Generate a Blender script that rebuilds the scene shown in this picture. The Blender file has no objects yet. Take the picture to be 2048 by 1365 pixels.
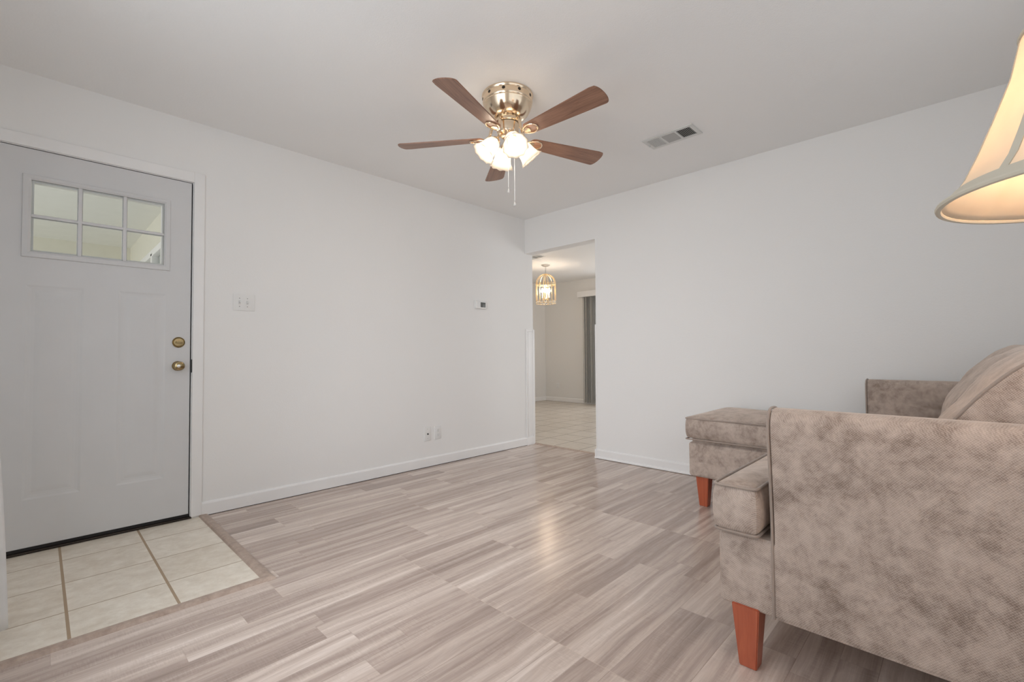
import bpy, bmesh, math, random
from mathutils import Vector, Matrix, noise
PI = math.pi
sc = bpy.context.scene
COL = sc.collection
random.seed(7)

# ------------------------------------------------------------------ camera
F_PX, PITCH, ROLL, YAW = 923.42, math.radians(1.5926), math.radians(-0.4513), math.radians(44.3014)
CAM = Vector((-3.6734, -3.3797, 0.984))
H = 2.44
fw = Vector((math.cos(YAW)*math.cos(PITCH), math.sin(YAW)*math.cos(PITCH), math.sin(PITCH)))
rt = Vector((math.sin(YAW), -math.cos(YAW), 0))
up = rt.cross(fw)
r2 = rt*math.cos(ROLL) + up*math.sin(ROLL)
u2 = -rt*math.sin(ROLL) + up*math.cos(ROLL)
cd = bpy.data.cameras.new('camera'); cam = bpy.data.objects.new('camera', cd); COL.objects.link(cam)
M3 = Matrix((r2, u2, -fw)).transposed()
cam.matrix_world = Matrix.Translation(CAM) @ M3.to_4x4()
cd.sensor_fit = 'HORIZONTAL'; cd.sensor_width = 36.0; cd.lens = F_PX/2048*36.0
cd.clip_start = 0.02; cd.clip_end = 200
sc.camera = cam

# ------------------------------------------------------------------ world, exposure
sc.view_settings.view_transform = 'Standard'
sc.view_settings.look = 'None'
sc.view_settings.exposure = -0.60
sc.view_settings.gamma = 1.0
sc.view_settings.use_curve_mapping = False
sc.cycles.diffuse_bounces = 7
w = bpy.data.worlds.new('world'); sc.world = w; w.use_nodes = True
w.node_tree.nodes['Background'].inputs[0].default_value = (0.86, 0.93, 1.0, 1)
w.node_tree.nodes['Background'].inputs[1].default_value = 0.8

def area(name, loc, rot, sx, sy, power, col):
    l = bpy.data.lights.new(name, 'AREA'); l.shape = 'RECTANGLE'; l.size = sx; l.size_y = sy
    l.energy = power; l.color = col
    o = bpy.data.objects.new(name, l); COL.objects.link(o); o.location = loc; o.rotation_euler = rot
    return o
# daylight through the living room's left window and the dining room's sliding door
area('daylight_left_window', (-4.10, -2.05, 1.35), (0, math.radians(-90), 0), 1.5, 1.9, 36, (0.90, 0.955, 1.0))
lo = area('fill_low_corner', (-4.00, -2.05, 1.25), (0, 0, 0), 1.2, 1.9, 14, (0.93, 0.96, 1.0))  # added fill aimed at the far corner to brighten the low walls
lo.rotation_euler = Vector((4.0, 1.6, -1.2)).to_track_quat('-Z', 'Y').to_euler(); lo.data.spread = math.radians(80)
area('fill_back_added', (-2.3, -3.86, 1.45), (math.radians(90), 0, 0), 2.7, 1.3, 10, (0.94, 0.975, 1.0))  # added fill from behind the camera to even out the room
area('daylight_sliding_door', (3.86, 0.75, 1.05), (0, math.radians(90), 0), 1.9, 1.7, 26, (0.98, 0.985, 1.0))
area('fill_dining_added', (2.0, -2.62, 1.4), (math.radians(90), 0, 0), 1.8, 1.2, 34, (0.98, 0.985, 1.0))  # added fill, out of view, to brighten the dining walls
area('daylight_porch_side', (-6.9, 2.5, 0.9), (0, math.radians(-90), 0), 1.8, 4.4, 120, (1.0, 0.99, 0.97))

# ------------------------------------------------------------------ node helpers
class NT:
    def __init__(s, name):
        s.m = bpy.data.materials.new(name); s.m.use_nodes = True
        s.t = s.m.node_tree; s.b = s.t.nodes['Principled BSDF']; s.out = s.t.nodes['Material Output']
    def n(s, typ, **k):
        nd = s.t.nodes.new(typ)
        for a, v in k.items(): setattr(nd, a, v)
        return nd
    def put(s, sock, v):
        if v is None: return
        if isinstance(v, bpy.types.NodeSocket): s.t.links.new(v, sock)
        else:
            if isinstance(v, (tuple, list)) and len(v) == 3 and sock.type == 'RGBA': v = (*v, 1)
            sock.default_value = v
    def math(s, op, a, b=None, c=None, clamp=False):
        nd = s.n('ShaderNodeMath', operation=op, use_clamp=clamp)
        for i, v in enumerate((a, b, c)): s.put(nd.inputs[i], v)
        return nd.outputs[0]
    def vmath(s, op, a, b=None):
        nd = s.n('ShaderNodeVectorMath', operation=op)
        s.put(nd.inputs[0], a); s.put(nd.inputs[1], b)
        return nd.outputs[0]
    def comb(s, x, y, z):
        nd = s.n('ShaderNodeCombineXYZ')
        for i, v in enumerate((x, y, z)): s.put(nd.inputs[i], v)
        return nd.outputs[0]
    def coords(s, kind='Object'):
        return s.n('ShaderNodeTexCoord').outputs[kind]
    def sep(s, v):
        nd = s.n('ShaderNodeSeparateXYZ'); s.put(nd.inputs[0], v); return nd.outputs
    def noise(s, vec, scale, detail=3, rough=0.5, dist=0.0):
        nd = s.n('ShaderNodeTexNoise'); s.put(nd.inputs['Vector'], vec)
        nd.inputs['Scale'].default_value = scale; nd.inputs['Detail'].default_value = detail
        nd.inputs['Roughness'].default_value = rough; nd.inputs['Distortion'].default_value = dist
        return nd.outputs['Fac']
    def white(s, vec):
        nd = s.n('ShaderNodeTexWhiteNoise', noise_dimensions='3D'); s.put(nd.inputs['Vector'], vec)
        return nd.outputs['Value']
    def ramp(s, fac, stops, interp='LINEAR'):
        nd = s.n('ShaderNodeValToRGB'); s.put(nd.inputs[0], fac); cr = nd.color_ramp; cr.interpolation = interp
        while len(cr.elements) < len(stops): cr.elements.new(0.5)
        for e, (p, c) in zip(cr.elements, stops):
            e.position = p; e.color = (*c, 1) if len(c) == 3 else c
        return nd.outputs[0]
    def mix(s, fac, a, b, mode='MIX'):
        nd = s.n('ShaderNodeMix', data_type='RGBA', blend_type=mode)
        s.put(nd.inputs[0], fac); s.put(nd.inputs[6], a); s.put(nd.inputs[7], b)
        return nd.outputs[2]
    def bump(s, h, strength, dist=0.001):
        nd = s.n('ShaderNodeBump'); s.put(nd.inputs['Height'], h)
        nd.inputs['Strength'].default_value = strength; nd.inputs['Distance'].default_value = dist
        s.t.links.new(nd.outputs[0], s.b.inputs['Normal'])
    def base(s, c): s.put(s.b.inputs['Base Color'], c)
    def set(s, **k):
        names = dict(rough='Roughness', metal='Metallic', spec='Specular IOR Level', coat='Coat Weight',
                     coatr='Coat Roughness', sheen='Sheen Weight', sheenr='Sheen Roughness', trans='Transmission Weight', ior='IOR', estr='Emission Strength')
        for a, v in k.items(): s.put(s.b.inputs[names[a]], v)
        return s.m
MAT = {}
def simple(name, col, rough=0.5, var=0.03, bump=0.0, bscale=200, **k):
    t = NT(name)
    v = t.noise(t.coords(), 6, 4)
    a = tuple(c*(1-var) for c in col); b = tuple(min(1, c*(1+var)) for c in col)
    t.base(t.ramp(v, [(0.3, a), (0.7, b)]))
    if bump: t.bump(t.noise(t.coords(), bscale, 3), bump)
    MAT[name] = t.set(rough=rough, **k); return MAT[name]

def wallpaint(name, col, bs, scale=95):
    t = NT(name); c = t.coords()
    big = t.noise(c, 1.3, 3)
    t.base(t.ramp(big, [(0.3, tuple(x*0.985 for x in col)), (0.7, col)]))
    h = t.math('ADD', t.math('MULTIPLY', t.noise(c, scale, 3, 0.6), 1.0), t.math('MULTIPLY', t.noise(c, scale*0.35, 2), 0.6))
    t.bump(h, bs, 0.003)
    MAT[name] = t.set(rough=0.62, spec=0.3)
wallpaint('wall_paint', (0.85, 0.845, 0.835), 0.16)
wallpaint('ceiling_paint', (0.88, 0.88, 0.875), 0.30, 120)
wallpaint('dining_paint', (0.80, 0.79, 0.77), 0.15)
simple('trim_white', (0.86, 0.855, 0.85), 0.35, 0.015)
simple('door_white', (0.66, 0.662, 0.668), 0.42, 0.015, 0.03, 300)
simple('plastic_white', (0.80, 0.80, 0.79), 0.35, 0.01)
simple('plastic_grey', (0.42, 0.42, 0.41), 0.4, 0.02)
simple('pane_grey', (0.42, 0.45, 0.42), 0.08, 0.02)
simple('screen_grey', (0.10, 0.105, 0.10), 0.25, 0.05)
simple('black_rubber', (0.012, 0.010, 0.010), 0.6, 0.2)
simple('dark_bronze', (0.045, 0.035, 0.028), 0.45, 0.2, metal=0.6)
simple('gap_shade', (0.05, 0.045, 0.04), 0.9, 0.4)
simple('vent_white', (0.66, 0.665, 0.65), 0.4, 0.02)
simple('vent_dark', (0.10, 0.105, 0.095), 0.8, 0.1)
simple('curtain_white', (0.86, 0.87, 0.88), 0.85, 0.02, 0.2, 900)
simple('porch_cream', (0.72, 0.70, 0.60), 0.6, 0.02)
simple('porch_ceiling', (0.80, 0.80, 0.76), 0.6, 0.02)
simple('concrete', (0.45, 0.44, 0.42), 0.9, 0.1, 0.3, 60)
simple('blind_grey', (0.50, 0.495, 0.47), 0.6, 0.04)
simple('antique_brass', (0.33, 0.25, 0.13), 0.22, 0.15, metal=1.0)
simple('polished_brass', (0.86, 0.70, 0.52), 0.16, 0.03, metal=1.0)
simple('cage_gold', (0.90, 0.68, 0.38), 0.3, 0.05, metal=0.75)
simple('steel', (0.75, 0.74, 0.72), 0.25, 0.05, metal=1.0)
simple('crystal', (0.92, 0.92, 0.9), 0.05, 0.01, trans=0.7)
simple('canopy_grey', (0.5, 0.5, 0.49), 0.4, 0.03)
simple('welt', (0.33, 0.265, 0.225), 0.7, 0.12, 0.3, 500, sheen=0.25)

def glass():
    t = NT('window_glass'); tr = t.n('ShaderNodeBsdfTransparent'); gl = t.n('ShaderNodeBsdfGlossy')
    tr.inputs[0].default_value = (0.97, 0.975, 0.965, 1); gl.inputs['Roughness'].default_value = 0.02
    fr = t.n('ShaderNodeFresnel'); fr.inputs[0].default_value = 1.5
    mx = t.n('ShaderNodeMixShader'); t.t.links.new(fr.outputs[0], mx.inputs[0])
    t.t.links.new(tr.outputs[0], mx.inputs[1]); t.t.links.new(gl.outputs[0], mx.inputs[2])
    t.t.links.new(mx.outputs[0], t.out.inputs[0]); MAT['window_glass'] = t.m
glass()
def shade_glass(name, col, emis, estr, transp, transl=0.5):
    t = NT(name)
    df = t.n('ShaderNodeBsdfDiffuse'); tl = t.n('ShaderNodeBsdfTranslucent'); tr = t.n('ShaderNodeBsdfTransparent'); em = t.n('ShaderNodeEmission')
    nz = t.ramp(t.noise(t.coords(), 14, 3), [(0.3, tuple(c*0.94 for c in col)), (0.7, col)])
    t.put(df.inputs[0], nz); t.put(tl.inputs[0], nz)
    em.inputs[0].default_value = (*emis, 1); em.inputs[1].default_value = estr
    m1 = t.n('ShaderNodeMixShader'); m1.inputs[0].default_value = transl
    t.t.links.new(df.outputs[0], m1.inputs[1]); t.t.links.new(tl.outputs[0], m1.inputs[2])
    m2 = t.n('ShaderNodeMixShader'); m2.inputs[0].default_value = transp
    t.t.links.new(m1.outputs[0], m2.inputs[1]); t.t.links.new(tr.outputs[0], m2.inputs[2])
    ad = t.n('ShaderNodeAddShader'); t.t.links.new(m2.outputs[0], ad.inputs[0]); t.t.links.new(em.outputs[0], ad.inputs[1])
    t.t.links.new(ad.outputs[0], t.out.inputs[0]); MAT[name] = t.m
shade_glass('frosted_glass', (0.36, 0.33, 0.29), (1.0, 0.86, 0.70), 0.05, 0.34)
shade_glass('lamp_fabric', (0.90, 0.80, 0.66), (1.0, 0.8, 0.6), 0.0, 0.0, 0.45)
shade_glass('curtain_sheer', (0.96, 0.965, 0.97), (1, 1, 1), 0.0, 0.12, 0.5)
simple('lamp_band', (0.50, 0.46, 0.38), 0.8, 0.03)
def emit(name, col, st):
    t = NT(name); em = t.n('ShaderNodeEmission'); tr = t.n('ShaderNodeBsdfTransparent'); ad = t.n('ShaderNodeAddShader')
    em.inputs[0].default_value = (*col, 1); em.inputs[1].default_value = st
    t.t.links.new(em.outputs[0], ad.inputs[0]); t.t.links.new(tr.outputs[0], ad.inputs[1]); t.t.links.new(ad.outputs[0], t.out.inputs[0]); MAT[name] = t.m
emit('bulb_warm', (1.0, 0.80, 0.55), 14)
emit('candle_warm', (1.0, 0.70, 0.42), 45)

def laminate():
    t = NT('laminate'); X, Y, Z = t.sep(t.coords())
    row = t.math('FLOOR', t.math('DIVIDE', t.math('ADD', Y, 1.374), 0.1))
    pair = t.math('FLOOR', t.math('DIVIDE', row, 2.0))
    near = t.math('LESS_THAN', Y, -1.374)
    far = t.math('SUBTRACT', 1.0, near)
    shift = t.math('MULTIPLY', far, t.math('MULTIPLY', t.white(t.comb(pair, 3.3, 1.7)), 1.2))
    xs = t.math('DIVIDE', t.math('ADD', t.math('ADD', X, 2.427), shift), 1.2)
    k = t.math('FLOOR', xs); u = t.math('FRACT', xs)
    s = t.math('ADD', 0.25, t.math('MULTIPLY', 0.5, t.white(t.comb(row, k, 5.1))))
    half = t.math('GREATER_THAN', u, s)
    idv = t.comb(row, k, half)
    rnd = t.white(idv); rnd2 = t.white(t.comb(row, t.math('ADD', k, 37.0), half))
    v = t.math('FRACT', t.math('DIVIDE', t.math('ADD', Y, 1.374), 0.1))
    off = t.math('MULTIPLY', rnd, 23.0)
    gx = t.math('ADD', X, off)
    # long grain
    wob = t.math('MULTIPLY', t.math('SUBTRACT', t.noise(t.comb(t.math('MULTIPLY', gx, 1.6), off, 0.0), 1.0, 2), 0.5), 0.05)
    yy = t.math('ADD', Y, wob)
    g1 = t.noise(t.comb(t.math('MULTIPLY', gx, 0.9), t.math('MULTIPLY', yy, 22.0), off), 1.0, 4, 0.55)
    g2 = t.noise(t.comb(t.math('MULTIPLY', gx, 7.0), t.math('MULTIPLY', yy, 230.0), off), 1.0, 4, 0.6)
    g3 = t.noise(t.comb(t.math('MULTIPLY', gx, 1.5), t.math('MULTIPLY', yy, 40.0), off), 1.0, 4, 0.62, 0.6)
    g4 = t.noise(t.comb(t.math('MULTIPLY', gx, 240.0), t.math('MULTIPLY', yy, 26.0), off), 1.0, 2, 0.5)
    mask = t.math('MULTIPLY', t.math('GREATER_THAN', t.noise(t.comb(t.math('MULTIPLY', gx, 2.0), t.math('MULTIPLY', yy, 14.0), 3.0), 1.0, 2), 0.5), 0.22)
    knot = t.noise(t.comb(t.math('MULTIPLY', gx, 4.5), t.math('MULTIPLY', yy, 30.0), off), 1.0, 6, 0.72, 1.4)
    tone = t.math('ADD', t.math('MULTIPLY', rnd2, 0.28), t.math('MULTIPLY', g1, 1.10))
    tone = t.math('ADD', tone, t.math('MULTIPLY', g2, 0.20))
    tone = t.math('ADD', tone, t.math('MULTIPLY', g3, 0.42))
    tone = t.math('ADD', tone, t.math('MULTIPLY', t.math('SUBTRACT', knot, 0.5), 0.36))
    tone = t.math('ADD', tone, t.math('MULTIPLY', t.math('SUBTRACT', g4, 0.5), mask))
    tone = t.math('SUBTRACT', tone, 0.50)
    col = t.ramp(tone, [(0.12, (0.30, 0.230, 0.198)), (0.38, (0.445, 0.352, 0.305)), (0.62, (0.605, 0.500, 0.440)), (0.92, (0.82, 0.72, 0.655))])
    # cross-grain ticks and panel seams
    seam = t.math('LESS_THAN', u, 0.0028)
    s2 = t.math('LESS_THAN', t.math('ABSOLUTE', t.math('SUBTRACT', u, s)), 0.0012)
    pv = t.math('FRACT', t.math('DIVIDE', t.math('ADD', Y, 1.374), 0.2))
    jn = t.math('LESS_THAN', pv, 0.008)
    j2 = t.math('LESS_THAN', v, 0.02)
    col = t.mix(t.math('MULTIPLY', seam, 0.45), col, (0.62, 0.50, 0.42))
    col = t.mix(t.math('MULTIPLY', jn, 0.35), col, (0.20, 0.14, 0.11))
    col = t.mix(t.math('MULTIPLY', t.math('MAXIMUM', s2, j2), 0.16), col, (0.22, 0.16, 0.12))
    t.base(col)
    h = t.math('ADD', t.math('MULTIPLY', g2, 0.5), t.math('MULTIPLY', t.math('MAXIMUM', seam, jn), -1.0))
    t.bump(h, 0.12, 0.0012)
    r = t.math('ADD', 0.17, t.math('MULTIPLY', g2, 0.09))
    MAT['laminate'] = t.set(rough=r, spec=0.5)
laminate()
def molding():
    t = NT('laminate_molding'); X, Y, Z = t.sep(t.coords('Object'))
    g = t.noise(t.comb(t.math('MULTIPLY', X, 8.0), t.math('MULTIPLY', Y, 8.0), 0.0), 3.0, 5, 0.7)
    t.base(t.ramp(g, [(0.3, (0.34, 0.25, 0.20)), (0.7, (0.54, 0.425, 0.355))]))
    MAT['laminate_molding'] = t.set(rough=0.38)
molding()
def tiles(name, x0, y0, sx, sy, gx, gy, c1, c2, cg, rot=0.0):
    t = NT(name); X, Y, Z = t.sep(t.coords())
    if rot:
        ca, sa = math.cos(rot), math.sin(rot)
        X, Y = (t.math('ADD', t.math('MULTIPLY', X, ca), t.math('MULTIPLY', Y, sa)),
                t.math('SUBTRACT', t.math('MULTIPLY', Y, ca), t.math('MULTIPLY', X, sa)))
    u = t.math('DIVIDE', t.math('SUBTRACT', X, x0), sx); v = t.math('DIVIDE', t.math('SUBTRACT', Y, y0), sy)
    fu = t.math('ABSOLUTE', t.math('SUBTRACT', t.math('FRACT', t.math('ADD', u, 0.5)), 0.5))
    fv = t.math('ABSOLUTE', t.math('SUBTRACT', t.math('FRACT', t.math('ADD', v, 0.5)), 0.5))
    g = t.math('MAXIMUM', t.math('LESS_THAN', fu, gx/sx/2), t.math('LESS_THAN', fv, gy/sy/2))
    rnd = t.white(t.comb(t.math('FLOOR', u), t.math('FLOOR', v), 1.0))
    vec = t.comb(t.math('ADD', t.math('MULTIPLY', X, 14.0), t.math('MULTIPLY', rnd, 31.0)), t.math('MULTIPLY', Y, 18.0), rnd)
    n = t.noise(vec, 1.0, 9, 0.72, 0.25)
    n = t.math('ADD', n, t.math('MULTIPLY', t.math('SUBTRACT', rnd, 0.5), 0.12))
    col = t.ramp(n, [(0.32, c1), (0.68, c2)])
    col = t.mix(g, col, cg); t.base(col)
    t.bump(t.math('SUBTRACT', t.math('MULTIPLY', n, 0.15), g), 0.35, 0.002)
    MAT[name] = t.set(rough=t.math('ADD', 0.32, t.math('MULTIPLY', g, 0.5)))
tiles('entry_tile', -3.585, -0.235, 0.317, 0.3205, 0.010, 0.005, (0.70, 0.62, 0.51), (0.90, 0.84, 0.74), (0.42, 0.315, 0.215))
tiles('dining_tile', 0.50, 0.10, 0.33, 0.33, 0.009, 0.009, (0.58, 0.51, 0.43), (0.70, 0.635, 0.56), (0.30, 0.25, 0.20))

def velvet():
    t = NT('velvet'); c = t.coords(); X, Y, Z = t.sep(c)
    S = t.math('ADD', X, Y); k = 1000.0
    jt = t.math('MULTIPLY', t.math('SUBTRACT', t.noise(c, 130, 2), 0.5), 0.005)
    S = t.math('ADD', S, jt); Z = t.math('SUBTRACT', Z, jt)
    wv = t.math('MULTIPLY', t.math('COSINE', t.math('MULTIPLY', Z, k)), t.math('COSINE', t.math('MULTIPLY', S, k)))
    w01 = t.math('MULTIPLY_ADD', wv, 0.5, 0.5)
    nap = t.noise(c, 7.5, 6, 0.7, 0.5); nap2 = t.noise(c, 26, 4, 0.7, 0.3)
    blot = t.math('MULTIPLY_ADD', t.math('SUBTRACT', nap, 0.5), 0.78, t.math('MULTIPLY', t.math('SUBTRACT', nap2, 0.5), 0.65))
    tone = t.math('ADD', t.math('ADD', t.math('MULTIPLY', t.math('SUBTRACT', w01, 0.5), 0.22), blot), 0.58)
    col = t.ramp(tone, [(0.16, (0.12, 0.088, 0.071)), (0.40, (0.27, 0.210, 0.175)), (0.58, (0.44, 0.358, 0.308)), (0.9, (0.62, 0.52, 0.455))])
    t.base(col)
    t.bump(t.math('ADD', wv, t.math('MULTIPLY', nap2, 0.5)), 0.35, 0.0006)
    t.put(t.b.inputs['Sheen Tint'], (0.95, 0.80, 0.70))
    MAT['velvet'] = t.set(rough=0.75, sheen=0.55, sheenr=0.4, spec=0.2)
velvet()
def wood(name, c1, c2, rough, sc=(60, 60, 4), coat=0.0):
    t = NT(name); v = t.vmath('MULTIPLY', t.coords(), sc)
    g = t.noise(v, 1.0, 5, 0.6, 0.8)
    t.base(t.ramp(g, [(0.3, c1), (0.7, c2)])); t.bump(g, 0.06, 0.001)
    MAT[name] = t.set(rough=rough, coat=coat, coatr=0.15)
wood('cherry_leg', (0.37, 0.075, 0.03), (0.48, 0.115, 0.05), 0.35, coat=0.4)
wood('blade_wood', (0.17, 0.082, 0.052), (0.34, 0.185, 0.122), 0.42, (5, 75, 75), 0.15)

# ------------------------------------------------------------------ mesh helpers
class MB:
    def __init__(s): s.bm = bmesh.new()
    def box(s, x0, x1, y0, y1, z0, z1, bev=0.0, seg=2):
        b = bmesh.new(); bmesh.ops.create_cube(b, size=1.0)
        for v in b.verts:
            v.co = Vector(((x0+x1)/2 + v.co.x*abs(x1-x0), (y0+y1)/2 + v.co.y*abs(y1-y0), (z0+z1)/2 + v.co.z*abs(z1-z0)))
        if bev: bmesh.ops.bevel(b, geom=b.edges[:], offset=bev, segments=seg, affect='EDGES', profile=0.6)
        s.merge(b); return s
    def merge(s, b, mat=None):
        if mat is not None: bmesh.ops.transform(b, matrix=mat, verts=b.verts)
        me = bpy.data.meshes.new('t'); b.to_mesh(me); b.free(); s.bm.from_mesh(me); bpy.data.meshes.remove(me)
    def lathe(s, prof, seg=48, mat=None, close=False):
        b = bmesh.new(); rings = []
        for r, z in prof:
            if r < 1e-5: rings.append([b.verts.new((0, 0, z))])
            else: rings.append([b.verts.new((r*math.cos(2*PI*i/seg), r*math.sin(2*PI*i/seg), z)) for i in range(seg)])
        for A, B in zip(rings, rings[1:]):
            for i in range(seg):
                j = (i+1) % seg
                if len(A) == 1 and len(B) == 1: continue
                if len(A) == 1: b.faces.new((A[0], B[j], B[i]))
                elif len(B) == 1: b.faces.new((A[i], A[j], B[0]))
                else: b.faces.new((A[i], A[j], B[j], B[i]))
        bmesh.ops.recalc_face_normals(b, faces=b.faces)
        s.merge(b, mat); return s
    def tube(s, pts, r, seg=8, closed=False, mat=None):
        b = bmesh.new(); pts = [Vector(p) for p in pts]; n = len(pts); rings = []
        rr = r if isinstance(r, (list, tuple)) else [r]*n
        prev = None
        for i, p in enumerate(pts):
            if closed: d = pts[(i+1) % n] - pts[i-1]
            else: d = pts[min(i+1, n-1)] - pts[max(i-1, 0)]
            d.normalize()
            if prev is None:
                a = d.orthogonal().normalized()
            else:
                a = (prev - d*prev.dot(d)).normalized()
            prev = a; c = d.cross(a)
            rings.append([b.verts.new(p + (a*math.cos(2*PI*k/seg) + c*math.sin(2*PI*k/seg))*rr[i]) for k in range(seg)])
        m = n if closed else n-1
        for i in range(m):
            A, B = rings[i], rings[(i+1) % n]
            o = 0
            if closed and i == n-1:
                o = min(range(seg), key=lambda q: (A[0].co - B[q].co).length)
            for k in range(seg): b.faces.new((A[k], A[(k+1) % seg], B[(k+1+o) % seg], B[(k+o) % seg]))
        if not closed:
            b.faces.new(rings[0][::-1]); b.faces.new(rings[-1])
        bmesh.ops.recalc_face_normals(b, faces=b.faces)
        s.merge(b, mat); return s
    def prism(s, poly, z0, z1, mat=None, bev=0.0):
        b = bmesh.new()
        A = [b.verts.new((x, y, z0)) for x, y in poly]; B = [b.verts.new((x, y, z1)) for x, y in poly]
        n = len(poly)
        for i in range(n): b.faces.new((A[i], A[(i+1) % n], B[(i+1) % n], B[i]))
        fa = b.faces.new(A[::-1]); fb = b.faces.new(B)
        bmesh.ops.recalc_face_normals(b, faces=b.faces)
        if bev:
            bmesh.ops.bevel(b, geom=list(set(list(fa.edges)+list(fb.edges))), offset=bev, segments=2, affect='EDGES')
        s.merge(b, mat); return s
    def tri(s, verts, faces, mat=None):
        b = bmesh.new(); V = [b.verts.new(v) for v in verts]
        for f in faces: b.faces.new([V[i] for i in f])
        bmesh.ops.remove_doubles(b, verts=b.verts, dist=1e-6)
        bmesh.ops.recalc_face_normals(b, faces=b.faces); s.merge(b, mat); return s
    def done(s, name, mat, parent=None, smooth=True, kind=None, subsurf=0, angle=35):
        me = bpy.data.meshes.new(name); s.bm.to_mesh(me); s.bm.free()
        me.materials.append(MAT[mat] if isinstance(mat, str) else mat)
        if smooth:
            me.polygons.foreach_set('use_smooth', [True]*len(me.polygons))
            try: me.set_sharp_from_angle(angle=math.radians(angle))
            except Exception: pass
        o = bpy.data.objects.new(name, me); COL.objects.link(o)
        if parent is not None:
            o.parent = parent
            o.matrix_parent_inverse = world_of(parent).inverted()
        if kind: o['kind'] = kind
        if subsurf:
            md = o.modifiers.new('subsurf', 'SUBSURF'); md.levels = subsurf; md.render_levels = subsurf
        return o
def world_of(p):
    m = Matrix.Translation(p.location)
    return m if p.parent is None else world_of(p.parent) @ p.matrix_parent_inverse @ m
def parent_origin(p):
    v = Vector(p.location)
    while p.parent is not None: p = p.parent; v += Vector(p.location)
    return v
def thing(name, label, cat, loc=(0, 0, 0), group=None):
    o = bpy.data.objects.new(name, None); COL.objects.link(o); o.location = loc; o.empty_display_size = 0.1
    o['label'] = label; o['category'] = cat
    if group: o['group'] = group
    return o
def tag(o, label, cat):
    o['label'] = label; o['category'] = cat; return o
def struct(name, mb, mat, **k): return mb.done(name, mat, kind='structure', **k)
def sgroup(name):
    o = bpy.data.objects.new(name, None); COL.objects.link(o); o['kind'] = 'structure'; return o
def rot_to(d):
    return Vector(d).to_track_quat('Z', 'Y').to_matrix().to_4x4()
def catmull(P, n=6, closed=False):
    P = [Vector(p) for p in P]; out = []; m = len(P)
    rng = m if closed else m-1
    for i in range(rng):
        p0 = P[(i-1) % m] if closed or i > 0 else P[0]; p1 = P[i]; p2 = P[(i+1) % m]
        p3 = P[(i+2) % m] if closed or i+2 < m else P[-1]
        for k in range(n):
            t = k/n
            out.append(0.5*((2*p1) + (p2-p0)*t + (2*p0-5*p1+4*p2-p3)*t*t + (3*p1-p0-3*p2+p3)*t**3))
    if not closed: out.append(P[-1])
    return out

# ------------------------------------------------------------------ room shell
XL, YB, WT = -4.04, -3.86, 0.12
DX0, DX1, DZ = -3.955, -3.012, 2.066          # rough door opening
# left (entry door) wall, y = 0 .. 0.12
mb = MB()
mb.box(XL-WT, DX0, 0, WT, 0, H); mb.box(DX0, DX1, 0, WT, DZ, H); mb.box(DX1, 0.12, 0, WT, 0, H)
struct('wall_front', mb, 'wall_paint', smooth=False)
# right wall with doorway to dining room, x = 0 .. 0.12
mb = MB(); mb.box(0, WT, -0.905, 0, 2.07, H); mb.box(0, WT, YB, -0.905, 0, H)
struct('wall_right', mb, 'wall_paint', smooth=False)
# wall with the curtained window, x = XL
mb = MB(); wy0, wy1, wz0, wz1 = -3.0, -1.1, 0.55, 2.10
mb.box(XL-WT, XL, YB, wy0, 0, H); mb.box(XL-WT, XL, wy1, 0, 0, H)
mb.box(XL-WT, XL, wy0, wy1, 0, wz0); mb.box(XL-WT, XL, wy0, wy1, wz1, H)
struct('wall_left', mb, 'wall_paint', smooth=False)
mb = MB(); bx0, bx1, bz0, bz1 = -3.65, -0.95, 0.80, 2.10
mb.box(XL-WT, bx0, YB-WT, YB, 0, H); mb.box(bx1, WT, YB-WT, YB, 0, H)
mb.box(bx0, bx1, YB-WT, YB, 0, bz0); mb.box(bx0, bx1, YB-WT, YB, bz1, H)
struct('wall_back', mb, 'wall_paint', smooth=False)
def window_frame(name, axis, c, a0, a1, z0, z1, nmul):
    g = sgroup(name)
    mb = MB(); f = 0.045
    def bx(p0, p1, q0, q1, d=0.03):
        if axis == 'x': mb.box(c-d, c+d, p0, p1, q0, q1, 0.004)
        else: mb.box(p0, p1, c-d, c+d, q0, q1, 0.004)
    bx(a0, a1, z0, z0+f); bx(a0, a1, z1-f, z1); bx(a0, a0+f, z0+f, z1-f); bx(a1-f, a1, z0+f, z1-f)
    for i in range(1, nmul+1):
        a = a0 + (a1-a0)*i/(nmul+1); bx(a-f/2, a+f/2, z0+f, z1-f, 0.02)
    mb.done('window_frame', 'trim_white', g, kind='structure')
    return g
window_frame('window_1', 'x', XL-0.09, wy0, wy1, wz0, wz1, 1)
window_frame('added_window_back', 'y', YB-0.09, bx0, bx1, bz0, bz1, 2)  # unseen back window, added to go with the fill light
# ceilings
struct('ceiling', MB().box(XL-WT, WT, YB-WT, WT, H, H+0.1), 'ceiling_paint', smooth=False)
# floors
TX, TY = -2.975, -1.135
mb = MB(); mb.box(TX, 0.125, YB, 0, -0.05, 0.0); mb.box(XL, TX, YB, TY, -0.05, 0.0)
struct('floor_laminate', mb, 'laminate', smooth=False)
struct('floor_entry_tile', MB().box(XL, TX, TY, 0.02, -0.05, 0.0), 'entry_tile', smooth=False)
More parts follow.
